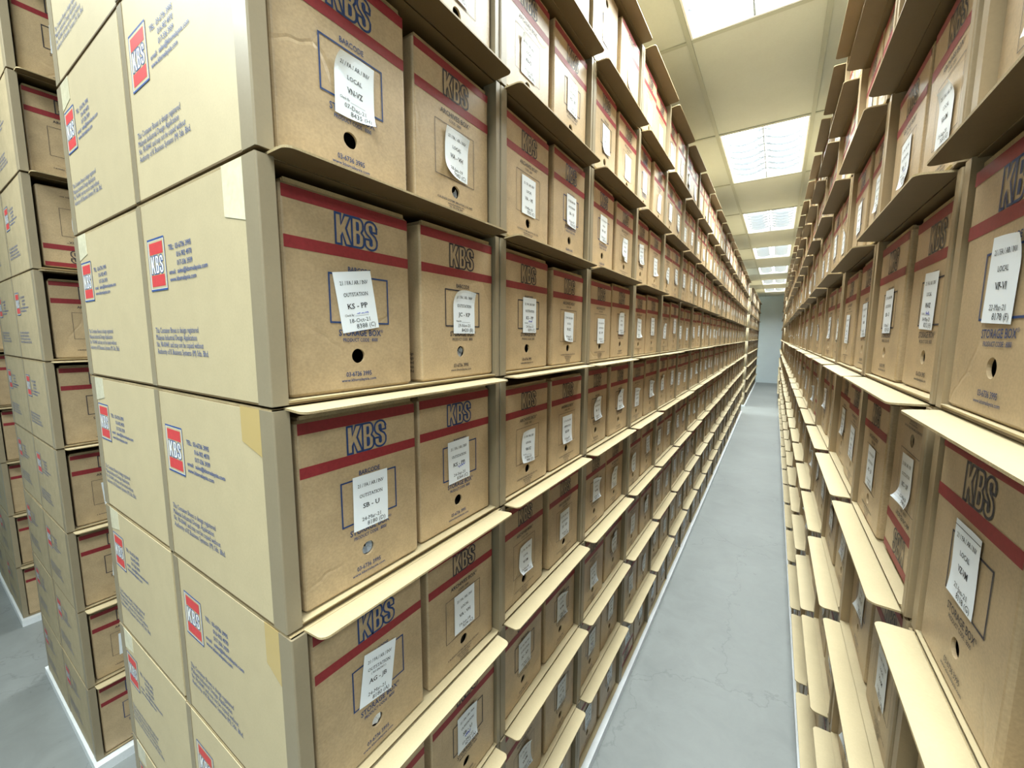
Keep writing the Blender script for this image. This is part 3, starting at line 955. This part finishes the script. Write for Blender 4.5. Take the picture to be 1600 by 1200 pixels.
mb = MB(); mb.box(xmin, xmax, ymin, ymax, -.1, 0, FLOOR)
structure(link('floor', mb.mesh('floor')), 'grey concrete floor')
for nm, b in (('wall_back', (xmin, xmax, ymax, ymax + .1)), ('wall_front', (xmin, xmax, ymin - .1, ymin)), ('wall_left', (xmin - .1, xmin, ymin, ymax)), ('wall_right', (xmax, xmax + .1, ymin, ymax))):
    mb = MB(); mb.box(*b, 0, CEIL + .1, WALL)
    structure(link(nm, mb.mesh(nm)))

lights = set()
nx0, nx1 = math.floor((xmin - TX0) / TILE_X), math.ceil((xmax - TX0) / TILE_X)
ny0, ny1 = math.floor((ymin - TY0) / TILE_Y), math.ceil((ymax - TY0) / TILE_Y)
for ix in (0, -3, -6, 3):  # the right-hand column is unseen, added to light the left box fronts
    for iy in range(ny0 + 1, ny1):
        if iy % 2 == 1 and ((iy > 0 and ix < 3) or (ix, iy) in ((0, -1), (0, -3), (3, -3), (3, -1), (-6, -1), (-3, -3))) and TY0 + (iy + 1) * TILE_Y < ymax + .01:
            lights.add((ix, iy))
mb = MB()
for ix in range(nx0, nx1):
    for iy in range(ny0, ny1):
        if (ix, iy) in lights:
            continue
        x0, x1 = max(TX0 + ix * TILE_X, xmin), min(TX0 + (ix + 1) * TILE_X, xmax)
        y0, y1 = max(TY0 + iy * TILE_Y, ymin), min(TY0 + (iy + 1) * TILE_Y, ymax)
        if x1 > x0 and y1 > y0:
            mb.box(x0, x1, y0, y1, CEIL, CEIL + .02, CEILING)
for ix in range(nx0 + 1, nx1):
    x = TX0 + ix * TILE_X
    mb.box(x - .012, x + .012, ymin, ymax, CEIL - .006, CEIL - .0005, TBAR)
for iy in range(ny0 + 1, ny1):
    y = TY0 + iy * TILE_Y
    for ix in range(nx0, nx1):
        x0, x1 = max(TX0 + ix * TILE_X, xmin) + .0125, min(TX0 + (ix + 1) * TILE_X, xmax) - .0125
        if x1 > x0:
            mb.box(x0, x1, y - .012, y + .012, CEIL - .006, CEIL - .0005, TBAR)
mb.box(xmin, xmax, ymin, ymax, CEIL + .16, CEIL + .2, CEILING)
structure(link('ceiling', mb.mesh('ceiling')), 'cream suspended ceiling of large tiles')

n = 0
for S, back in ((LEFT, LEFT_BACK), (FAR_LEFT, None), (RIGHT, None), (FAR_RIGHT, None), (SECOND, None), (THIRD, None)):
    n += 1
    mb = MB()
    ln = S.n * S.pitch if S not in (SECOND, THIRD) else 11.0
    dep = 2 * CD + .0035
    a, e = (.002 if S in (RIGHT, FAR_RIGHT) else .034), .008
    x0, x1 = (-dep - a, a) if S.facing > 0 else (-a, dep + a)
    mb.box(x0, x1, -e, ln + e, .0002, PLINTH - .0004, WHITEP)
    o = link('trim_%d' % n, mb.mesh('plinth'))
    o.location = (S.x, S.y, 0)
    o.rotation_euler = (0, 0, -S.ang if S is not LEFT else .0068)
    structure(o, 'white painted plinth under the ' + S.words)


# ------------------------------------------------------------------ ceiling lights
def emitter(name, col, power):
    m = bpy.data.materials.new(name); m.use_nodes = True
    nt = m.node_tree
    nt.nodes.remove(nt.nodes['Principled BSDF'])
    e = nt.nodes.new('ShaderNodeEmission'); e.inputs['Color'].default_value = (*col, 1); e.inputs['Strength'].default_value = power
    nt.links.new(e.outputs[0], nt.nodes['Material Output'].inputs['Surface'])
    return m


GLOW = emitter('tube_glow', (.93, 1.0, .97), 4.5)
LOUVRE = plain('louvre_metal', (.60, .66, .74), .25, .5, .7)
ENAMEL = plain('fitting_enamel', (.85, .86, .86), .4, .4)
mbp = MB()
w, l = .276, .576
mbp.add([(-w, -l, .055), (w, -l, .055), (w, l, .055), (-w, l, .055)], [(0, 1, 2, 3)], GLOW)
PANEL = mbp.mesh('light_panel')
mbh = MB()
for x0, x1, y0, y1 in ((-.287, -.278, -.587, .587), (.278, .287, -.587, .587), (-.278, .278, -.587, -.578), (-.278, .278, .578, .587)):
    mbh.box(x0, x1, y0, y1, -.004, .07, ENAMEL)
mbh.box(-.278, .278, -.578, .578, .062, .07, ENAMEL)
HOUSING = mbh.mesh('light_housing')
mbl = MB()
for x in (0.0,):
    mbl.box(x - .004, x + .004, -.577, .577, .0, .046, LOUVRE)
for i in range(1, 8):
    y = -.577 + 1.154 * i / 8
    for x0, x1 in ((-.277, -.0045), (.0045, .277)):
        m_ = 10
        vs, fs = [], []
        for q in range(m_ + 1):
            u = q / m_
            x = x0 + (x1 - x0) * u
            z = .040 - .038 * (1 - (2 * u - 1) ** 2)
            for dy in (-.003, .003):
                vs += [(x, y + dy * 2.2, .044), (x, y + dy * .5, z)]
        for q in range(m_):
            a, b = q * 4, q * 4 + 4
            fs += [(a, b, b + 1, a + 1), (a + 2, a + 3, b + 3, b + 2), (a + 1, b + 1, b + 3, a + 3)]
        mbl.add(vs, fs, LOUVRE)
LOUV = mbl.mesh('light_louvre')
LAMP = bpy.data.lights.new('lamp', 'AREA')      # the tubes of one fitting, their beam narrowed by the louvre
LAMP.shape = 'RECTANGLE'; LAMP.size = .55; LAMP.size_y = 1.14
LAMP.energy = 52.0; LAMP.spread = math.radians(146); LAMP.color = (.93, 1.0, .96)
for ix, iy in sorted(lights):
    o = bpy.data.objects.new('ceiling_light', None)
    COL.objects.link(o)
    o.location = (TX0 + (ix + .5) * TILE_X, TY0 + (iy + .5) * TILE_Y, CEIL)
    link('housing', HOUSING, o); link('light_panel', PANEL, o); link('louvre', LOUV, o)
    if ix == 0:
        pos = (iy + 1) // 2
        lab = '%s ceiling light along the aisle, bright louvred panel between cream tiles' % ORD[pos] if pos >= 0 else 'ceiling light panel %s behind the viewpoint over the aisle' % ('just', 'well')[-pos - 1]
    else:
        lab = 'ceiling light panel %s along the ceiling over the %s' % (ORD[(iy + 5) // 2], {-3: 'narrow walkway', -6: 'outer walkway', 3: 'unseen right side, added as fill'}[ix])
    tag(o, lab, 'ceiling light', 'louvred ceiling lights')
    lo = bpy.data.objects.new('lamp', LAMP)
    COL.objects.link(lo)
    lo.parent = o
    lo.location = (0, 0, -.0045)

# ------------------------------------------------------------------ render look
wd = bpy.data.worlds.new('world'); SC.world = wd; wd.use_nodes = True
wd.node_tree.nodes['Background'].inputs['Color'].default_value = (.05, .05, .05, 1)
wd.node_tree.nodes['Background'].inputs['Strength'].default_value = .2
SC.view_settings.view_transform = 'Standard'
SC.view_settings.look = 'None'
SC.view_settings.gamma = 1
SC.view_settings.use_curve_mapping = False
SC.view_settings.exposure = 0.0
SC.cycles.max_bounces = 10
SC.cycles.diffuse_bounces = 6
SC.cycles.glossy_bounces = 3
SC.cycles.transmission_bounces = 2
SC.cycles.sample_clamp_indirect = 8
SC.cycles.caustics_reflective = False
SC.cycles.caustics_refractive = False
